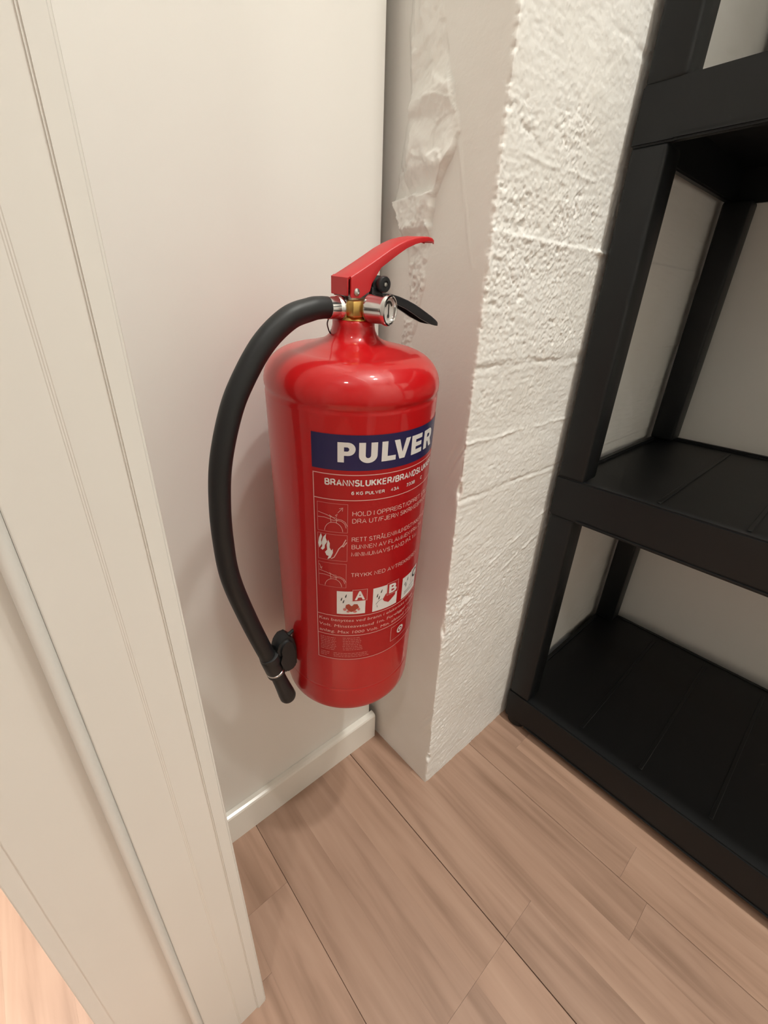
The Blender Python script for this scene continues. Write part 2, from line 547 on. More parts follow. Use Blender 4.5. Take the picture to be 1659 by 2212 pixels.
    spots = np.exp(-((Xr - 0.125) / 0.035) ** 2 - ((Zr - 0.962) / 0.022) ** 2) + 0.8 * np.exp(-((Xr - 0.03) / 0.03) ** 2 - ((Zr - 0.955) / 0.012) ** 2)
    spots = spots + 0.8 * np.exp(-((Xr - 0.03) / 0.035) ** 2 - ((Zr - 0.385) / 0.045) ** 2) + 0.5 * np.exp(-((Xr - 0.02) / 0.02) ** 2 - ((Zr - 0.13) / 0.05) ** 2)
    rough = rough + 0.9 * spots
    crumb = fbm(Xr * 210 + 0.9 * fbm(Xr * 90, Zr * 90, 43, 2), Zr * 260, 42, 3, 0.65)
    hr = hr + rough * 0.00115 * crumb + (0.3 + rough) * 0.0008 * fbm(Xr * 420, Zr * 420, 45, 2)
    pits = sstep(0.42, 0.62, fbm(Xr * 120, Zr * 120, 44, 2))
    hr = hr - rough * 0.0020 * pits
    # board marks of the form work
    def ridge(zl, amp, w, seed, x_a=0.0, x_b=0.26, slope=0.0, jit=0.0035):
        zc = zl + slope * Xr + jit * fbm(Xr * 28, Xr * 0 + seed, seed, 4, 0.6)
        amp = amp * np.clip(0.45 + 1.1 * fbm(Xr * 34, Xr * 0 + seed + 7.7, seed + 5, 3), 0.08, 1.3)
        on = sstep(x_a - 0.01, x_a + 0.01, Xr) * (1 - sstep(x_b - 0.01, x_b + 0.01, Xr))
        return amp * np.exp(-((Zr - zc) / w) ** 2) * on * (0.55 + 0.45 * fbm(Xr * 60, Zr * 60, seed + 3, 2))
    hr = hr + ridge(0.865, 0.0040, 0.0030, 51) - ridge(0.737, 0.0028, 0.0028, 52) + ridge(0.729, 0.0016, 0.003, 62)
    hr = hr + ridge(0.648, 0.0022, 0.0020, 53) - ridge(0.574, 0.0030, 0.0030, 54) + ridge(0.567, 0.0020, 0.003, 64)
    hr = hr + ridge(0.930, 0.0014, 0.002, 55, 0.02, 0.2) + ridge(0.957, -0.0022, 0.0022, 56, 0.0, 0.07, -0.25)
    hr = hr - ridge(1.058, 0.0030, 0.0035, 57, 0.14, 0.29, -0.02)
    hr = hr + ridge(0.405, 0.0034, 0.0022, 58, 0.05, 0.27, 0.36) + ridge(0.372, 0.0024, 0.0025, 59, 0.03, 0.27, 0.33)
    hr = hr - ridge(0.398, 0.0040, 0.0045, 60, -0.02, 0.06, 0.0, 0.008) - ridge(0.36, 0.0030, 0.005, 61, -0.02, 0.05, 0.0, 0.010)
    # long scratches in the lower part
    hr = hr + 0.00028 * fbm((Xr * 0.9 + Zr * -0.25) * 20, (Zr - 0.36 * Xr) * 210, 71, 2) * (1 - sstep(0.52, 0.60, Zr))
    # step between boards
    hr = hr + 0.0012 * sstep(0.735, 0.739, Zr) - 0.0012 * sstep(0.863, 0.867, Zr) + 0.0008 * sstep(0.572, 0.576, Zr)
    # --- chipped corner
    chipz = 0.5 + 0.5 * fbm(zs * 190, zs * 0 + 2.2, 81, 3, 0.7)
    chip = (0.0005 + 0.0034 * np.clip(chipz - 0.25, 0, 1) ** 1.5)[:, None]
    chip = chip * np.interp(zs, [0, 0.03, 0.08, 0.12, 0.55, 0.6, 0.65, 1.1, 2.4], [0.4, 1.3, 1.4, 0.8, 0.8, 1.3, 0.9, 1.0, 1.0])[:, None]
    for zc, r_, d_ in ((0.068, 0.006, 0.006), (0.585, 0.008, 0.004), (0.36, 0.01, 0.004)):
        chip = chip + d_ * np.exp(-((zs[:, None] - zc) / r_) ** 2)
    fall_l = np.exp(-(S / 0.0022) ** 1.2)
    fall_r = np.exp(-(Sr / 0.0028) ** 1.2)
    hl = hl - chip * fall_l
    hr = hr - chip * fall_r
    lean = 0.0 * zs[:, None]
    # positions; blend corner: the first right column belongs to both faces
    PL = np.stack([X0 - hl + lean, Y, Z], -1)
    PR = np.stack([Xr, Y0 - hr, Zr], -1)
    # near the corner let each face follow the other's chip so the edge is ragged
    cx = chip
    PR[:, :, 0] += (cx * np.exp(-(Sr / 0.003) ** 1.5))
    PL[:, :, 1] += (cx * np.exp(-(S / 0.003) ** 1.5))
    P = np.concatenate([PL, PR], 1)
    nc = P.shape[1]; nz = len(zs)
    verts = P.reshape(-1, 3)
    idx = np.arange(nz * nc).reshape(nz, nc)
    f = np.stack([idx[:-1, :-1], idx[:-1, 1:], idx[1:, 1:], idx[1:, :-1]], -1).reshape(-1, 4)
    me = bpy.data.meshes.new('wall_pillar')
    me.vertices.add(len(verts)); me.vertices.foreach_set('co', verts.astype(np.float32).ravel())
    me.loops.add(f.size); me.loops.foreach_set('vertex_index', f.astype(np.int32).ravel())
    me.polygons.add(len(f)); me.polygons.foreach_set('loop_start', np.arange(0, f.size, 4, dtype=np.int32))
    me.polygons.foreach_set('loop_total', np.full(len(f), 4, dtype=np.int32))
    me.polygons.foreach_set('use_smooth', np.ones(len(f), dtype=bool))
    me.update(calc_edges=True); me.validate()
    me.materials.append(M['concrete'])
    return link(bpy.data.objects.new('wall_pillar', me))


struct(pillar(), 'rough board-marked concrete pillar painted white, with torn plaster near the corner', 'pillar')


# ------------------------------------------------------------------ black plastic shelf unit
def shelf_unit():
    root = link(bpy.data.objects.new('shelf_unit', None))
    X0, X1, YA, YBk = 0.235, 0.662, -0.1455, -0.955
    root.location = (X0, YA, 0)
    tag(root, 'black plastic storage shelf unit with square posts beside the rough white pillar', 'shelf')

    def part(o):
        o.location = (-X0, -YA, 0)
        return o

    def deck(zb, zt, inset):
        bm = bmesh.new()
        t = 0.011
        # rim panels
        bm_box(bm, X0, X0 + t, YBk, YA, zb, zt)
        bm_box(bm, X1 - t, X1, YBk, YA, zb, zt)
        bm_box(bm, X0 + t, X1 - t, YA - t, YA, zb, zt)
        bm_box(bm, X0 + t, X1 - t, YBk, YBk + t, zb, zt)
        bm_box(bm, X0 - 0.0022, X0 + 0.006, YBk, YA - 0.045, zb, zb + 0.0065)
        bmesh.ops.bevel(bm, geom=bm.edges[:], offset=0.0022, segments=2, affect='EDGES')
        rim = part(bm_obj('deck_rim', bm, M['plastic'], root, angle=40))
        bm = bmesh.new()
        bm_box(bm, X0 + 0.004, X1 - 0.004, YBk + 0.004, YA - 0.004, zt - inset - 0.005, zt - inset)
        d = part(bm_obj('deck', bm, M['plastic_deck'], root))
        y = YA - 0.14
        while y > YBk + 0.05:
            rb = box('rib', X0 + 0.03, X1 - 0.03, y - 0.003, y + 0.003, zt - inset, zt - inset + 0.0018, M['plastic_deck'], d, bevel=0.0008, seg=1)
            y -= 0.105
        # reinforcing ribs below
        for q in range(4):
            yy = YA - 0.16 - q * 0.16
            box('under_rib', X0 + 0.012, X1 - 0.012, yy - 0.002, yy + 0.002, zb + 0.012, zt - inset - 0.005, M['plastic'], d)
    deck(0.018, 0.088, 0.002)
    deck(0.493, 0.560, 0.006)
    deck(0.968, 1.024, 0.002)
    deck(1.440, 1.500, 0.002)
    pw, pd = 0.043, 0.045
    proto = None
    for (za, zb) in ((0.086, 0.494), (0.558, 0.969), (1.022, 1.441)):
        for (px, py) in ((X0, YA - pw), (X1 - pd, YA - pw), (X0, YBk), (X1 - pd, YBk)):
            part(box('post', px + 0.0006, px + pd - 0.0006, py + 0.0006, py + pw - 0.0006, za, zb, M['plastic'], root, bevel=0.005, seg=3))
    for (px, py) in ((X0 + 0.022, YA - 0.0215), (X1 - 0.022, YA - 0.0215), (X0 + 0.022, YBk + 0.0215), (X1 - 0.022, YBk + 0.0215)):
        part(lathe('foot', [(0, 0), (0.016, 0), (0.0205, 0.004), (0.0212, 0.012), (0.0212, 0.026), (0, 0.026)], M['plastic'], root, n=28,
                   origin=(px, py, 0)))
    return root


shelf_unit()


# ------------------------------------------------------------------ fire extinguisher
AX = Vector((-0.0388, -0.079, 1.0)).normalized()
EX = (Vector((1, 0, 0)) - AX * AX.x).normalized()
EY = AX.cross(EX)
EO = Vector((-0.13098, -0.08101, 0.352))
ext = link(bpy.data.objects.new('fire_extinguisher', None))
mm = Matrix.Identity(4)
for i in range(3):
    mm[i][0], mm[i][1], mm[i][2], mm[i][3] = EX[i], EY[i], AX[i], EO[i]
ext.matrix_world = mm
tag(ext, 'red powder fire extinguisher with black hose hanging on the white wall', 'fire extinguisher')

R = 0.080
body_prof = [(0, 0.004), (0.055, 0.004), (0.066, 0.001), (0.072, 0.0), (0.0765, 0.0015), (0.0790, 0.005), (0.0798, 0.010),
             (0.0800, 0.018), (0.0800, 0.0385), (0.0800, 0.0395), (0.07975, 0.0405), (0.07975, 0.0415), (0.0800, 0.0425), (0.0800, 0.0435), (0.0800, 0.06), (0.0800, 0.2),
             (0.0800, 0.365), (0.0800, 0.3728), (0.0800, 0.3738), (0.0797, 0.3752), (0.0796, 0.3772), (0.0798, 0.3788), (0.0803, 0.3800), (0.0805, 0.3825)]
for i in range(1, 15):
    a = i / 14 * PI / 2
    body_prof.append((0.0805 - 0.030 * (1 - math.cos(a)) if i < 14 else 0.0505, 0.3825 + 0.0275 * math.sin(a)))
body_prof += [(0.042, 0.4128), (0.034, 0.4150), (0.028, 0.4168), (0.0240, 0.4190), (0.0212, 0.4218), (0.0196, 0.4250), (0.0186, 0.4290),
              (0.0184, 0.4330), (0.0170, 0.4342), (0.0, 0.4342)]
body = lathe('body', body_prof, M['red'], ext, n=160, angle=50)
body['label'] = 'glossy red cylinder'


# ---- printing on the cylinder
PHI0, PHI1 = -152.0, -44.0
def s_of(phi):
    return R * math.radians(phi)


def wrap_mesh(name, me_src, material, parent, off, seg=0.0028):
    """me_src in flat coordinates (x = arc length from phi 0, y = height); wraps it round the cylinder"""
    bm = bmesh.new()
    bm.from_mesh(me_src)
    xs = [v.co.x for v in bm.verts]
    if not xs:
        bm.free(); return None
    x = math.floor(min(xs) / seg) * seg + seg
    while x < max(xs):
        bmesh.ops.bisect_plane(bm, geom=bm.verts[:] + bm.edges[:] + bm.faces[:], plane_co=(x, 0, 0), plane_no=(1, 0, 0))
        x += seg
    for v in bm.verts:
        a = v.co.x / R
        v.co = Vector(((R + off) * math.cos(a), (R + off) * math.sin(a), v.co.y))
    for f in bm.faces:
        f.normal_update()
        c = f.calc_center_median()
        if f.normal.dot(Vector((c.x, c.y, 0))) < 0:
            f.normal_flip()
    me = bpy.data.meshes.new(name)
    bm.to_mesh(me); bm.free()
    me.materials.append(material)
    return link(bpy.data.objects.new(name, me), parent)


def curve_mesh(cu):
    o = bpy.data.objects.new('tmp', cu)
    COL.objects.link(o)
    dg = bpy.context.evaluated_depsgraph_get()
    me = bpy.data.meshes.new_from_object(o.evaluated_get(dg))
    bpy.data.objects.remove(o)
    return me


def loops_mesh(loops):
    """filled 2-D shape from closed loops (holes are found automatically)"""
    cu = bpy.data.curves.new('tmp', 'CURVE')
    cu.dimensions = '2D'; cu.fill_mode = 'BOTH'
    for lp in loops:
        sp = cu.splines.new('POLY')
        sp.points.add(len(lp) - 1)
        for p, q in zip(sp.points, lp):
            p.co = (q[0], q[1], 0, 1)
        sp.use_cyclic_u = True
    return curve_mesh(cu)


def join_meshes(meshes):
    bm = bmesh.new()
    for me in meshes:
        bm.from_mesh(me)
    out = bpy.data.meshes.new('tmp')
    bm.to_mesh(out); bm.free()
    return out


def rect(x0, x1, y0, y1):
    return [(x0, y0), (x1, y0), (x1, y1), (x0, y1)]


def frame_loops(x0, x1, y0, y1, w):
    return [rect(x0, x1, y0, y1), rect(x0 + w, x1 - w, y0 + w, y1 - w)]


def stroke_mesh(polys, w):
    bm = bmesh.new()
    for pts in polys:
        P = [Vector((p[0], p[1], 0)) for p in pts]
        L, Rr = [], []
        for i, p in enumerate(P):
            t = (P[min(i + 1, len(P) - 1)] - P[max(i - 1, 0)])
            t = t.normalized() if t.length > 1e-9 else Vector((1, 0, 0))
            nn = Vector((-t.y, t.x, 0)) * w / 2
            L.append(bm.verts.new(p + nn)); Rr.append(bm.verts.new(p - nn))
        for i in range(len(P) - 1):
            bm.faces.new((L[i], Rr[i], Rr[i + 1], L[i + 1]))
    me = bpy.data.meshes.new('tmp'); bm.to_mesh(me); bm.free()
    return me


def text_mesh(body_, x0, x1, y0, cap, bold=0.0, shear=0.0):
    cu = bpy.data.curves.new('tmp', 'FONT')
    cu.body = body_
    cu.size = 1.0
    cu.offset = bold
    cu.shear = shear
    cu.resolution_u = 2
    me = curve_mesh(cu)
    co = np.empty(len(me.vertices) * 3, dtype=np.float32)
    me.vertices.foreach_get('co', co)
    co = co.reshape(-1, 3)
    mn, mx = co[:, 0].min(), co[:, 0].max()
    caph = 0.73
    co[:, 0] = x0 + (co[:, 0] - mn) / (mx - mn) * (x1 - x0)
    co[:, 1] = y0 + co[:, 1] / caph * cap
    me.vertices.foreach_set('co', co.ravel())
    return me


def _a(cx, cy, rx, ry, a0, a1, n=10):
    return [(cx + rx * math.cos(math.radians(a0 + (a1 - a0) * i / n)), cy + ry * math.sin(math.radians(a0 + (a1 - a0) * i / n))) for i in range(n + 1)]


# grotesque capitals as strokes on a unit cap height: width, strokes
CAPS = {
    'A': (0.74, [[(0, 0), (0.37, 1), (0.74, 0)], [(0.14, 0.34), (0.60, 0.34)]]),
    'B': (0.66, [[(0, 0), (0, 1), (0.36, 1)] + _a(0.36, 0.765, 0.24, 0.235, 90, -90) + [(0, 0.53)], [(0.36, 0.53)] + _a(0.38, 0.265, 0.28, 0.265, 90, -90) + [(0, 0)]]),
    'C': (0.72, [_a(0.37, 0.5, 0.37, 0.5, 38, 322, 18)]),
    'D': (0.70, [[(0, 0), (0, 1), (0.30, 1)] + _a(0.30, 0.5, 0.40, 0.5, 90, -90, 14) + [(0, 0)]]),
    'E': (0.58, [[(0.58, 0), (0, 0), (0, 1), (0.56, 1)], [(0, 0.53), (0.52, 0.53)]]),
    'F': (0.54, [[(0, 0), (0, 1), (0.54, 1)], [(0, 0.51), (0.47, 0.51)]]),
    'G': (0.74, [_a(0.37, 0.5, 0.37, 0.5, 38, 325, 18) + [(0.72, 0.48), (0.42, 0.48)]]),
    'H': (0.68, [[(0, 0), (0, 1)], [(0.68, 0), (0.68, 1)], [(0, 0.53), (0.68, 0.53)]]),
    'I': (0.0, [[(0, 0), (0, 1)]]),
    'J': (0.44, [[(0.44, 1), (0.44, 0.26)] + _a(0.22, 0.26, 0.22, 0.26, 0, -180)]),
    'K': (0.66, [[(0, 0), (0, 1)], [(0.64, 1), (0, 0.36)], [(0.22, 0.58), (0.66, 0)]]),
    'L': (0.52, [[(0, 1), (0, 0), (0.52, 0)]]),
    'M': (0.80, [[(0, 0), (0, 1), (0.40, 0.05), (0.80, 1), (0.80, 0)]]),
    'N': (0.68, [[(0, 0), (0, 1), (0.68, 0), (0.68, 1)]]),
    'O': (0.78, [_a(0.39, 0.5, 0.39, 0.5, 0, 360, 22)]),
    'P': (0.62, [[(0, 0), (0, 1), (0.36, 1)] + _a(0.36, 0.735, 0.26, 0.265, 90, -90) + [(0, 0.47)]]),
    'R': (0.66, [[(0, 0), (0, 1), (0.38, 1)] + _a(0.38, 0.75, 0.25, 0.25, 90, -90) + [(0, 0.50)], [(0.36, 0.50), (0.60, 0.30), (0.66, 0)]]),
    'S': (0.64, [_a(0.32, 0.75, 0.28, 0.25, 25, 270, 14) + _a(0.32, 0.26, 0.32, 0.26, 90, -160, 14)]),
    'T': (0.64, [[(0, 1), (0.64, 1)], [(0.32, 1), (0.32, 0)]]),
    'U': (0.68, [[(0, 1), (0, 0.34)] + _a(0.34, 0.34, 0.34, 0.34, 180, 360, 14) + [(0.68, 1)]]),
    'V': (0.70, [[(0, 1), (0.35, 0), (0.70, 1)]]),
    'Y': (0.70, [[(0, 1), (0.35, 0.44), (0.70, 1)], [(0.35, 0.44), (0.35, 0)]]),
    '\u00c5': (0.74, [[(0, 0), (0.37, 1), (0.74, 0)], [(0.14, 0.34), (0.60, 0.34)], _a(0.37, 1.16, 0.10, 0.10, 0, 360, 12)]),
    '/': (0.26, [[(0, -0.02), (0.26, 1.02)]]),
    '1': (0.30, [[(0, 0.78), (0.16, 0.84), (0.26, 1), (0.26, 0)]]),
    '2': (0.56, [_a(0.28, 0.72, 0.27, 0.28, 170, -25, 12) + [(0.02, 0.0), (0.56, 0.0)]]),
    '3': (0.56, [_a(0.28, 0.76, 0.25, 0.24, 160, -90, 12) + _a(0.28, 0.26, 0.28, 0.26, 90, -160, 12)]),
    '4': (0.58, [[(0.44, 0), (0.44, 1), (0, 0.28), (0.58, 0.28)]]),
    '6': (0.56, [_a(0.28, 0.32, 0.28, 0.32, 0, 360, 18), [(0.0, 0.34)] + _a(0.34, 0.46, 0.34, 0.54, 180, 55, 10)]),
    ' ': (0.12, []),
}


def stroke_text(body_, x0, x1, y0, cap, weight):
    """capitals drawn as strokes; weight = stroke width / cap height"""
    gap = 0.13 + weight * 1.0
    tot = sum(CAPS[c][0] for c in body_) + gap * (len(body_) - 1)
    k_ = (x1 - x0) / (tot * cap)
    x = 0.0
    polys = []
    hw = weight / 2
    for c in body_:
        w_, st = CAPS[c]
        for pl_ in st:
            pp_ = [(x0 + (x + px_) * cap * k_, y0 + cap * (hw + py_ * (1 - weight))) for px_, py_ in pl_]
            polys.append(pp_)
        x += w_ + gap
    return stroke_mesh(polys, cap * weight)


def caps_text(body_, p0, p1, z, cap, weight=0.13):
    return stroke_text(body_, s_of(p0), s_of(p1), z, cap, weight)


def phi_text(body_, p0, p1, z, cap, **kw):
    return text_mesh(body_, s_of(p0), s_of(p1), z, cap, **kw)


label = wrap_mesh('label', loops_mesh([rect(s_of(PHI0), s_of(PHI1), 0.0925, 0.3585)]), M['label_red'], ext, 0.00012)
label['label'] = 'printed red instruction label'
band = wrap_mesh('blue_band', loops_mesh([rect(s_of(PHI0), s_of(PHI1), 0.3262, 0.3578)]), M['navy'], label, 0.00024)
band['label'] = 'dark blue band'

# heavy headline letters, drawn by hand
def arc(cx, cy, rx, ry, a0, a1, n=14):
    return [(cx + rx * math.cos(math.radians(a0 + (a1 - a0) * i / n)), cy + ry * math.sin(math.radians(a0 + (a1 - a0) * i / n))) for i in range(n + 1)]


LET = {
    'P': [[(0, 0), (0.36, 0), (0.36, 0.34)] + arc(0.58, 0.67, 0.42, 0.33, -90, 90) + [(0, 1)],
          [(0.36, 0.555)] + arc(0.53, 0.66, 0.12, 0.105, -90, 90, 8) + [(0.36, 0.765)]],
    'U': [[(0, 1), (0, 0.36)] + arc(0.5, 0.36, 0.5, 0.38, 180, 360, 20) + [(1, 1), (0.645, 1), (0.645, 0.36)]
          + arc(0.5, 0.36, 0.145, 0.13, 0, -180, 12) + [(0.355, 1)]],
    'L': [[(0, 0), (1, 0), (1, 0.25), (0.40, 0.25), (0.40, 1), (0, 1)]],
    'V': [[(0, 1), (0.34, 0), (0.66, 0), (1, 1), (0.70, 1), (0.505, 0.33), (0.31, 1)]],
    'E': [[(0, 0), (1, 0), (1, 0.235), (0.38, 0.235), (0.38, 0.39), (0.94, 0.39), (0.94, 0.61), (0.38, 0.61), (0.38, 0.765), (0.98, 0.765), (0.98, 1), (0, 1)]],
    'R': [[(0, 0), (0.34, 0), (0.34, 0.36), (0.45, 0.36), (0.66, 0), (1.02, 0), (0.78, 0.41)] + arc(0.58, 0.69, 0.38, 0.31, -35, 90, 12) + [(0, 1)],
          [(0.34, 0.575)] + arc(0.52, 0.67, 0.12, 0.095, -90, 90, 8) + [(0.34, 0.765)]],
}
ZB, ZC = 0.3338, 0.0177
for ch, p0, p1 in (('P', -135.7, -125.1), ('U', -123.1, -111.8), ('L', -109.1, -99.5), ('V', -101.0, -88.4), ('E', -87.2, -76.6), ('R', -74.0, -61.8)):
    a, b = s_of(p0), s_of(p1)
    me = loops_mesh([[(a + (b - a) * x, ZB + ZC * y) for x, y in lp] for lp in LET[ch]])
    o = wrap_mesh('headline_letter', me, M['print_white'], label, 0.00040)
    o['label'] = 'white letter ' + ch

# frame lines
lw = 0.00075
a, b = s_of(PHI0 + 0.4), s_of(PHI1 - 0.4)
fr = [loops_mesh(frame_loops(a, b, 0.0936, 0.3224, lw))]
for z in (0.2975, 0.1594, 0.1312):
    fr.append(loops_mesh([rect(a, b, z - lw / 2, z + lw / 2)]))
wrap_mesh('frame_lines', join_meshes(fr), M['print_pink'], label, 0.0003)

# lettering
for nm, mt_, lines in (
        ('title_lettering', 'print_white', [('BRANNSLUKKER/BRANDSLUKKER', -143.4, -56.0, 0.3114, 0.0066, 0.19)]),
        ('rating_lettering', 'print_white', [('6 KG PULVER', -126.9, -105.9, 0.3032, 0.0034, 0.19), ('43A', -101.1, -95.2, 0.3032, 0.0034, 0.19),
                                             ('233B', -88.3, -80.4, 0.3032, 0.0034, 0.19), ('C', -73.2, -71.0, 0.3032, 0.0034, 0.19)]),
        ('instruction_lettering', 'print_pale2', [
            ('HOLD I OPPREIST/OPRET STILLING', -126.0, -50.0, 0.2815, 0.0050, 0.12), ('DRA UT/FJERN SIKRINGSPINNEN', -126.0, -56.0, 0.2738, 0.0050, 0.12),
            ('RETT STR\u00c5LEN/MUNDSTYKKET MOT', -126.1, -55.0, 0.2537, 0.0050, 0.12), ('BUNNEN AV FLAMMEN FRA 2 M', -126.1, -62.0, 0.2453, 0.0050, 0.12),
            ('MINIMUMAVSTAND P\u00c5 1 M', -126.2, -70.0, 0.2368, 0.0050, 0.12), ('TRYKK NED AVTREKKEREN', -126.2, -66.5, 0.2116, 0.0050, 0.12)])):
    for (t_, p0, p1, z, cap, wt) in lines:
        wrap_mesh(nm, caps_text(t_, p0, p1, z, cap, wt), M[mt_], label, 0.0003)['kind'] = 'stuff'
for t_, p1, z in (('Kan benyttes ved brann i elektriske anlegg 1000', -52.0, 0.1517), ('Volt. Minsteavstand 1m. Foreligger ved brann', -52.0, 0.1432),
                  ('anl\u00e6g. Max 1000 Volt. Min. afstand 1m.', -68.0, 0.1347)):
    wrap_mesh('caution_lettering', phi_text(t_, -150.0, p1, z, 0.0042, shear=0.1), M['print_pink'], label, 0.0003)['kind'] = 'stuff'

# illegible fine print: broken fine lines
polys = []
for (p0, p1, z0, nrow) in ((-149.5, -136, 0.1265, 8), (-132, -115, 0.1275, 8), (-149.5, -141.5, 0.1035, 3), (-139, -110, 0.1035, 3)):
    for r_ in range(nrow):
        z = z0 - r_ * 0.0026
        p = p0 + random.random() * 0.6
        pe = p1 - random.random() * 4
        while p < pe:
            q = min(p + 0.8 + random.random() * 2.2, pe)
            polys.append([(s_of(p), z), (s_of(q), z)])
            p = q + 0.35 + random.random() * 0.3
wrap_mesh('fine_print', stroke_mesh(polys, 0.0009), M['print_faint'], label, 0.0003)['kind'] = 'stuff'

# instruction pictograms
def picto(p0, p1, z0, z1, kind):
    x0, x1 = s_of(p0), s_of(p1)
    W, H = x1 - x0, z1 - z0
    def t(pts):
        return [(x0 + W * u, z0 + H * v) for u, v in pts]
    root = wrap_mesh('pictogram_frame', loops_mesh(frame_loops(x0, x1, z0, z1, 0.00045)), M['print_faint'], label, 0.0003)
    if kind == 'flame':
        fl = [
            t([(0.05, 0.42), (0.02, 0.60), (0.05, 0.80), (0.12, 0.98), (0.16, 0.86), (0.12, 0.72), (0.14, 0.58)]),
            t([(0.10, 0.40), (0.16, 0.50), (0.14, 0.66), (0.20, 0.86), (0.30, 0.99), (0.28, 0.84), (0.33, 0.70), (0.25, 0.56), (0.24, 0.44), (0.17, 0.36)]),
            t([(0.25, 0.30), (0.33, 0.40), (0.31, 0.58), (0.36, 0.78), (0.42, 0.66), (0.41, 0.50), (0.47, 0.38), (0.52, 0.46), (0.52, 0.30), (0.44, 0.10),
               (0.33, 0.03), (0.38, 0.16), (0.30, 0.18)]),
        ]
        wrap_mesh('pictogram_flame', join_meshes([loops_mesh([f]) for f in fl]), M['print_white'], label, 0.00045)
        wrap_mesh('pictogram_drawing', stroke_mesh([t([(0.46, 0.07), (0.56, 0.14), (0.64, 0.30), (0.72, 0.48), (0.84, 0.62)]),
                                                    t([(0.82, 0.56), (0.95, 0.84)]), t([(0.86, 0.56), (0.98, 0.74)])], 0.0009), M['print_pink'], label, 0.00045)
    else:
        st = [t([(0.24, 0.04)] + [(0.54 + 0.30 * math.cos(math.radians(a)), 0.02 + 0.34 * math.sin(math.radians(a))) for a in range(165, 14, -15)] + [(0.84, 0.04)]),
              t([(0.46, 0.34), (0.44, 0.54), (0.64, 0.52), (0.64, 0.34)]), t([(0.44, 0.44), (0.65, 0.42)]),
              t([(0.02, 0.48), (0.24, 0.50), (0.44, 0.46)]), t([(0.03, 0.66), (0.30, 0.60), (0.46, 0.54)]),
              t([(0.66, 0.48), (0.80, 0.46), (0.92, 0.38), (0.985, 0.24)]), t([(0.66, 0.44), (0.80, 0.41), (0.90, 0.33), (0.95, 0.18)]),
              t([(0.40, 0.60), (0.68, 0.42)])]
        if kind == 'pull':
            st += [t([(0.68, 0.70), (0.82, 0.86)]), t([(0.72, 0.84), (0.84, 0.88), (0.82, 0.76)]), t([(0.60, 0.60), (0.66, 0.66), (0.64, 0.56), (0.60, 0.60)])]
        else:
            st += [t([(0.04, 0.90), (0.12, 0.72)]), t([(0.06, 0.76), (0.12, 0.70), (0.14, 0.80)])]
        wrap_mesh('pictogram_drawing', stroke_mesh(st, 0.00045), M['print_pink'], label, 0.00045)


picto(-149.2, -129.0, 0.2632, 0.2937, 'pull')
picto(-149.4, -129.1, 0.2307, 0.2608, 'flame')
picto(-149.5, -129.5, 0.1978, 0.2275, 'press')


def fire_class(ch, p0, p1, z0, z1, c0, c1, cz0, cz1):
    x0, x1 = s_of(p0), s_of(p1)
    W, H = x1 - x0, z1 - z0
    def t(pts):
        return [(x0 + W * u, z0 + H * v) for u, v in pts]
    wrap_mesh('class_panel', loops_mesh([rect(x0, x1, z0, z1)]), M['print_white'], label, 0.0003)['label'] = 'white fire class panel'
    a, b = s_of(c0), s_of(c1)
    wrap_mesh('class_corner', loops_mesh([rect(a, b, cz0, cz1)]), M['print_red'] if ch != 'C' else M['print_white'], label, 0.00042)
    wrap_mesh('class_corner_frame', loops_mesh(frame_loops(a, b, cz0, cz1, 0.0004)), M['print_pink'], label, 0.00055)
    w = b - a
    wrap_mesh('class_letter', text_mesh(ch, a + 0.16 * w, b - 0.16 * w, cz0 + 0.14 * (cz1 - cz0), 0.74 * (cz1 - cz0), bold=0.03),
              M['print_white'] if ch != 'C' else M['print_black'], label, 0.00065)
    drops = []
    for u, v in ((0.16, 0.66), (0.31, 0.80), (0.23, 0.56)):
        drops.append(loops_mesh([t([(u - 0.025, v - 0.07), (u + 0.012, v - 0.05), (u + 0.035, v + 0.07), (u + 0.02, v + 0.08), (u - 0.02, v)])]))
    wrap_mesh('class_drops', join_meshes(drops), M['print_black'], label, 0.00045)
    if ch == 'A':
        shp = [t([(0.50, 0.10), (0.62, 0.14), (0.78, 0.30), (0.72, 0.44), (0.60, 0.45), (0.52, 0.36), (0.42, 0.46), (0.32, 0.42), (0.30, 0.30), (0.40, 0.18)])]
        wrap_mesh('class_picture', join_meshes([loops_mesh([q_]) for q_ in shp]), M['print_brown'], label, 0.00045)
        logs = [arc(0.28, 0.22, 0.06, 0.06, 0, 330, 11), arc(0.40, 0.13, 0.06, 0.05, 0, 330, 11), arc(0.64, 0.12, 0.07, 0.05, 0, 330, 11), arc(0.77, 0.22, 0.05, 0.06, 0, 330, 11)]
        wrap_mesh('class_logs', join_meshes([loops_mesh([t(q_)]) for q_ in logs]), M['print_faint'], label, 0.0006)
    elif ch == 'B':
        wrap_mesh('class_picture', loops_mesh([t([(0.38, 0.44), (0.48, 0.62), (0.62, 0.72), (0.92, 0.60), (0.90, 0.42), (0.62, 0.22), (0.44, 0.34)])]),
                  M['print_red'], label, 0.00045)
        wrap_mesh('class_drawing', stroke_mesh([t([(0.36, 0.48), (0.22, 0.42), (0.12, 0.30)]), t([(0.18, 0.16), (0.16, 0.26)])], 0.0004),
                  M['print_black'], label, 0.00045)
    else:
        wrap_mesh('class_drawing', stroke_mesh([t([(0.14, 0.18), (0.80, 0.22)]), t([(0.14, 0.26), (0.50, 0.30)]), t([(0.50, 0.36), (0.86, 0.40)])], 0.0006),
                  M['print_black'], label, 0.00045)


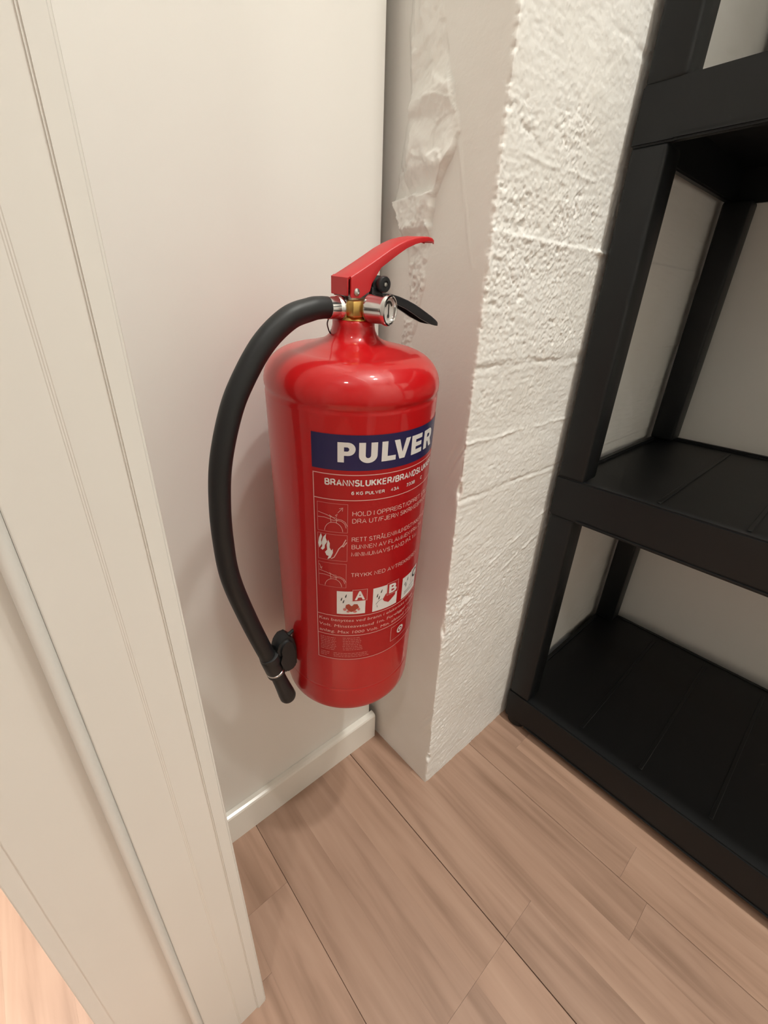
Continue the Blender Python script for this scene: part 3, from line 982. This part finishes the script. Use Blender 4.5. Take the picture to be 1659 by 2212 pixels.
fire_class('A', -136.2, -115.3, 0.1626, 0.1932, -125.0, -114.1, 0.1803, 0.1955)
fire_class('B', -109.7, -88.2, 0.1620, 0.1937, -98.3, -87.5, 0.1790, 0.1950)
fire_class('C', -82.6, -61.5, 0.1615, 0.1908, -71.2, -60.6, 0.1775, 0.1925)

# seal emblem
x0, x1 = s_of(-91.0), s_of(-69.5)
wrap_mesh('seal_frame', loops_mesh(frame_loops(x0, x1, 0.1045, 0.1262, 0.00045)), M['print_pink'], label, 0.0003)
cx, cz = s_of(-80.2), 0.1152
outer = [(cx + (0.0058 if i % 2 else 0.0049) * math.cos(2 * PI * i / 40), cz + (0.0058 if i % 2 else 0.0049) * math.sin(2 * PI * i / 40)) for i in range(40)]
inner = arc(cx, cz, 0.0034, 0.0034, 0, 345, 23)
dot = arc(cx, cz, 0.0019, 0.0019, 0, 345, 15)
wrap_mesh('seal_emblem', loops_mesh([outer, inner, dot]), M['print_white'], label, 0.00045)

# ---- valve
lathe('valve_body', [(0, 0.430), (0.0150, 0.430), (0.0156, 0.4312), (0.0156, 0.4345), (0.0148, 0.4358), (0.0128, 0.4372), (0.0122, 0.440),
                     (0.0122, 0.4465), (0.0116, 0.4490), (0.0100, 0.4505), (0, 0.4505)], M['brass'], ext, n=40)['label'] = 'brass valve'
vb = box('valve_block', -0.0125, 0.0135, -0.0155, 0.0120, 0.4368, 0.4500, M['brass'], ext, bevel=0.002)
vb['label'] = 'brass valve block'
# hose connector (towards -x)
con = lathe('hose_connector', [(0, 0.011), (0.0080, 0.011), (0.0092, 0.0125), (0.0096, 0.0150), (0.0092, 0.0172), (0.0088, 0.0180), (0.0086, 0.0188),
                               (0.0087, 0.0195), (0.0085, 0.0272), (0.0074, 0.0280), (0.0074, 0.0310), (0, 0.0310)], M['chrome'], ext, n=40, axis='-x', origin=(0, 0, 0.4433))
con['label'] = 'chrome hose connector'
# hose
hp = catmull([(-0.0272, 0, 0.4436), (-0.0345, 0, 0.4437), (-0.0440, 0, 0.4426), (-0.0645, 0, 0.4366), (-0.0878, 0, 0.4190), (-0.1090, 0, 0.3910), (-0.1215, 0, 0.3668),
              (-0.1330, 0, 0.3325), (-0.1389, 0, 0.2985), (-0.1416, 0, 0.2593), (-0.1403, 0, 0.2130), (-0.1290, 0, 0.1528), (-0.1145, 0, 0.0912),
              (-0.1100, 0, 0.0760)], 10)
hose = tube('hose', hp, [0.0084 + 0.0006 * min(1, i / 30) for i in range(len(hp))], M['rubber'], ext, n=28)
hose['label'] = 'black rubber hose'
d0 = (Vector((-0.0925, 0, -0.004)) - Vector((-0.1105, 0, 0.0760))).normalized()
P0 = Vector((-0.1118, 0, 0.0815))
def along(t):
    return P0 + d0 * t
tube('ferrule', [along(-0.006), along(-0.004), along(0.0), along(0.020), along(0.0215)], [0.0092, 0.0102, 0.0105, 0.0105, 0.0098], M['rubber'], hose)
tube('silver_ring', [along(0.0210), along(0.0214), along(0.0236), along(0.0240)], [0.0098, 0.0106, 0.0106, 0.0098], M['chrome'], hose)['label'] = 'thin silver ring'
tube('ferrule_lip', [along(0.0240), along(0.0246), along(0.0290), along(0.0300)], [0.0100, 0.0108, 0.0106, 0.0088], M['rubber'], hose)
tube('nozzle', [along(0.0285), along(0.032), along(0.050), along(0.066), along(0.076), along(0.0825), along(0.0850), along(0.0850), along(0.080)],
     [0.0078, 0.0082, 0.0086, 0.0094, 0.0100, 0.0101, 0.0092, 0.0060, 0.0055], M['rubber'], hose)['label'] = 'black nozzle'
# rubber clip that holds the hose to the cylinder
bm = bmesh.new()
out = [(-0.1020, 0.060), (-0.0960, 0.0545), (-0.0870, 0.0550), (-0.0815, 0.0600), (-0.0810, 0.0860), (-0.0835, 0.1010), (-0.0890, 0.1085), (-0.0960, 0.1085),
       (-0.1020, 0.1030), (-0.1048, 0.0950), (-0.1040, 0.0860), (-0.1000, 0.0800), (-0.0985, 0.0720)]
lo = [bm.verts.new((x, -0.0105, z)) for x, z in out]
hi = [bm.verts.new((x, 0.0105, z)) for x, z in out]
for i in range(len(out)):
    j = (i + 1) % len(out)
    bm.faces.new((lo[i], lo[j], hi[j], hi[i]))
bm.faces.new(lo); bm.faces.new(hi[::-1])
bmesh.ops.bevel(bm, geom=[e for e in bm.edges if abs(e.verts[0].co.y - e.verts[1].co.y) < 1e-6], offset=0.0035, segments=3, affect='EDGES')
clip = bm_obj('hose_clip', bm, M['rubber'], ext, angle=50)
clip['label'] = 'black rubber hose clip'
tube('clip_loop', [Vector((-0.1105, 0, 0.082)) + d0 * t for t in (-0.008, -0.0075, 0.0035, 0.004)], [0.0098, 0.0112, 0.0112, 0.0098], M['rubber'], clip)
tube('clip_stub', [(-0.0880, 0.0, 0.1030), (-0.0830, 0.0, 0.1055), (-0.0785, 0.0, 0.1070)], [0.0032, 0.0020, 0.0020], M['rubber'], clip, n=12)

# ---- squeeze lever: folded red sheet, open below
def channel(name, secs, material, parent, th=0.0016):
    """secs: list of (x, z_top, z_bottom, half_width); folded channel open below"""
    bm = bmesh.new()
    prev = None
    ring0 = ringn = None
    for i, (x, zt, zb, w) in enumerate(secs):
        b = min(0.0012, (zt - zb) * 0.3)
        pts = [(-w, zb), (-w, zt - b), (-w + b * 0.35, zt - b * 0.35), (-w + b, zt), (w - b, zt), (w - b * 0.35, zt - b * 0.35), (w, zt - b), (w, zb),
               (w - th, zb), (w - th, max(zt - th, zb + 0.0002)), (-w + th, max(zt - th, zb + 0.0002)), (-w + th, zb)]
        ring = [bm.verts.new((x, y, z)) for y, z in pts]
        if prev:
            n = len(ring)
            for k_ in range(n):
                bm.faces.new((prev[k_], prev[(k_ + 1) % n], ring[(k_ + 1) % n], ring[k_]))
        else:
            ring0 = ring
        prev = ring
    ringn = prev
    for rg in (ring0, ringn):
        bm.faces.new((rg[0], rg[1], rg[2], rg[10], rg[11]))
        bm.faces.new((rg[2], rg[3], rg[4], rg[5], rg[9], rg[10]))
        bm.faces.new((rg[5], rg[6], rg[7], rg[8], rg[9]))
    return bm_obj(name, bm, material, parent, angle=38)


lever = channel('lever', [
    (-0.0126, 0.4672, 0.4530, 0.0124), (-0.0118, 0.4676, 0.4518, 0.0124), (-0.0030, 0.4718, 0.4516, 0.0124), (0.0070, 0.4767, 0.4566, 0.0124),
    (0.0090, 0.4777, 0.4625, 0.0124), (0.0185, 0.4826, 0.4741, 0.0123), (0.0285, 0.4878, 0.4797, 0.0122), (0.0380, 0.4920, 0.4848, 0.0120),
    (0.0470, 0.4952, 0.4892, 0.0117), (0.0570, 0.4975, 0.4926, 0.0113), (0.0660, 0.4988, 0.4946, 0.0108), (0.0740, 0.4991, 0.4958, 0.0102), (0.0795, 0.4984, 0.4955, 0.0094),
    (0.0830, 0.4972, 0.4946, 0.0080), (0.0846, 0.4962, 0.4940, 0.0066)], M['lever_red'], ext)
lever['label'] = 'red squeeze lever'
box('lever_end_plate', -0.0152, -0.0138, -0.0106, 0.0124, 0.4530, 0.4664, M['lever_red'], lever, bevel=0.0004, seg=1)
bm = bmesh.new()
vsb = [bm.verts.new(c) for c in ((-0.0152, -0.0106, 0.4660), (-0.0152, 0.0124, 0.4660), (-0.0122, 0.0124, 0.4674), (-0.0122, -0.0106, 0.4674),
                                 (-0.0140, -0.0106, 0.4648), (-0.0140, 0.0124, 0.4648), (-0.0122, 0.0124, 0.4658), (-0.0122, -0.0106, 0.4658))]
for q in ((0, 1, 2, 3), (7, 6, 5, 4), (0, 3, 7, 4), (1, 5, 6, 2), (0, 4, 5, 1), (3, 2, 6, 7)):
    bm.faces.new([vsb[i] for i in q])
bm_obj('lever_fold', bm, M['lever_red'], lever)
lathe('rivet', [(0, 0), (0.0030, 0), (0.0028, 0.0010), (0.0015, 0.0018), (0, 0.0020)], M['steel'], lever, n=20, axis='-y', origin=(-0.0070, -0.0122, 0.4560))
box('lever_mount', -0.0105, 0.0085, -0.0100, 0.0100, 0.4490, 0.4560, M['steel'], ext, bevel=0.0008)
# carrying handle (black), curves down to the right
carry = channel('carry_handle', [
    (0.0020, 0.4520, 0.4465, 0.0090), (0.0120, 0.4535, 0.4470, 0.0090), (0.0220, 0.4548, 0.4480, 0.0088), (0.0350, 0.4540, 0.4470, 0.0086), (0.0450, 0.4520, 0.4448, 0.0085),
    (0.0560, 0.4488, 0.4410, 0.0085), (0.0660, 0.4452, 0.4365, 0.0085), (0.0750, 0.4413, 0.4322, 0.0085), (0.0830, 0.4375, 0.4292, 0.0085),
    (0.0900, 0.4342, 0.4266, 0.0085), (0.0965, 0.4308, 0.4252, 0.0083), (0.1000, 0.4288, 0.4248, 0.0076), (0.1015, 0.4276, 0.4246, 0.0066)], M['black_plastic'], ext, th=0.0022)
carry['label'] = 'black carrying handle'
# safety pin with its black knob and lug
pin = lathe('pin_knob', [(0, 0.0), (0.0054, 0.0), (0.0062, 0.0010), (0.0062, 0.0052), (0.0040, 0.0062), (0.0040, 0.0088), (0.0060, 0.0096), (0.0063, 0.0110), (0.0063, 0.0134), (0.0056, 0.0144),
                         (0.0030, 0.0146), (0.0026, 0.0138), (0, 0.0138)], M['black_plastic'], ext, n=28, axis='-y', origin=(0.0170, -0.0060, 0.4622))
pin['label'] = 'black safety pin knob'
lathe('pin_tip', [(0, 0), (0.0018, 0), (0.0016, 0.0012), (0, 0.0016)], M['steel'], pin, n=16, axis='-y', origin=(0.0170, -0.0198, 0.4622))
box('pin_lug', 0.0085, 0.0215, -0.0135, -0.0060, 0.4488, 0.4600, M['black_plastic'], pin, bevel=0.0025, seg=2)
# pressure gauge facing -y
gz = 0.4440
gauge = lathe('pressure_gauge', [(0, 0.004), (0.0042, 0.004), (0.0042, 0.0130), (0.0085, 0.0138), (0.0108, 0.0156), (0.0113, 0.0180), (0.0113, 0.0312), (0.0119, 0.0322),
                                 (0.0121, 0.0342), (0.0117, 0.0360), (0.0105, 0.0364), (0.0095, 0.0358), (0.0090, 0.0334), (0, 0.0334)],
              M['chrome'], ext, n=48, axis='-y', origin=(0.0, 0, gz))
gauge.rotation_euler.z = math.radians(19)
gauge['label'] = 'round chrome pressure gauge'
dial = lathe('gauge_dial', [(0, 0), (0.0091, 0), (0.0091, 0.0006), (0, 0.0006)], M['dial'], gauge, n=40, axis='-y', origin=(0, -0.0333, gz))
dial['label'] = 'pale gauge dial'


def disc_poly(name, pts, y, material, parent):
    bm = bmesh.new()
    f = [bm.verts.new((x, y, gz + z)) for x, z in pts]
    bk = [bm.verts.new((x, y + 0.0003, gz + z)) for x, z in pts]
    bm.faces.new(f)
    bm.faces.new(bk[::-1])
    for i in range(len(pts)):
        j = (i + 1) % len(pts)
        bm.faces.new((f[i], f[j], bk[j], bk[i]))
    return bm_obj(name, bm, material, parent)


disc_poly('gauge_needle', [(-0.0005, -0.0035), (0.0005, -0.0035), (0.0004, 0.0045), (0, 0.0060), (-0.0004, 0.0045)], -0.0346, M['dial_black'], dial)
arcp = [(0.0074 * math.cos(math.radians(a)), 0.0074 * math.sin(math.radians(a))) for a in range(30, 151, 12)] + \
       [(0.0056 * math.cos(math.radians(a)), 0.0056 * math.sin(math.radians(a))) for a in range(150, 29, -12)]
disc_poly('gauge_scale', arcp, -0.0343, M['dial_black'], dial)
disc_poly('gauge_hub', [(0.0015 * math.cos(2 * PI * i / 16), -0.0042 + 0.0015 * math.sin(2 * PI * i / 16)) for i in range(16)], -0.0344, M['dial_black'], dial)
# thin black strap looping below the connector
tube('pin_strap', catmull([(-0.0265, -0.001, 0.4365), (-0.0270, 0.001, 0.4315), (-0.0245, 0.003, 0.4265), (-0.0205, 0.006, 0.4225), (-0.0170, 0.010, 0.4245)], 6),
     0.00055, M['black_plastic'], ext, n=8)['label'] = 'thin black strap'

# wall bracket behind the cylinder
br = link(bpy.data.objects.new('wall_bracket', None))
br.location = (-0.145, 0.012, 0.70)
tag(br, 'small red steel bracket between the wall and the extinguisher', 'bracket')
box('plate', -0.018, 0.018, -0.0025, -0.0002, -0.055, 0.035, M['lever_red'], br, bevel=0.0008, seg=1)
box('arm', -0.012, 0.012, -0.036, -0.002, -0.004, 0.0, M['lever_red'], br)
box('hook', -0.012, 0.012, -0.0385, -0.0345, -0.004, 0.018, M['lever_red'], br, bevel=0.0006, seg=1)

# ------------------------------------------------------------------ ceiling lamps
names = {0: 'round recessed ceiling lamp nearest the extinguisher corner', 1: 'round recessed ceiling lamp at the far end of the storage room',
         2: 'round ceiling lamp in the hall near the far corner', 3: 'added fill lamp on the hall ceiling behind the doorway'}
for i, (where, x, y, watts, rad, spread, colr) in enumerate(LAMPS):
    t = link(bpy.data.objects.new('ceiling_lamp', None))
    t.location = (x, y, CEIL)
    tag(t, names[i], 'lamp', 'ceiling lamps')
    lathe('housing', [(rad * 1.02, -0.018), (rad * 1.3, -0.018), (rad * 1.36, -0.010), (rad * 1.36, 0.0), (rad * 1.02, 0.0), (rad * 1.02, -0.018)], M['lamp_housing'], t, n=32)
    lathe('glass', [(0, -0.006), (rad, -0.006), (rad, -0.002), (0, -0.002)], M['lamp_glass'], t, n=32)
    ld = bpy.data.lights.new('lamp_light', 'AREA')
    ld.shape = 'DISK'; ld.size = rad * 2
    ld.energy = watts
    ld.color = colr
    ld.spread = math.radians(spread)
    lo_ = link(bpy.data.objects.new('lamp_light', ld), t)
    lo_.location = (0, 0, -0.020)
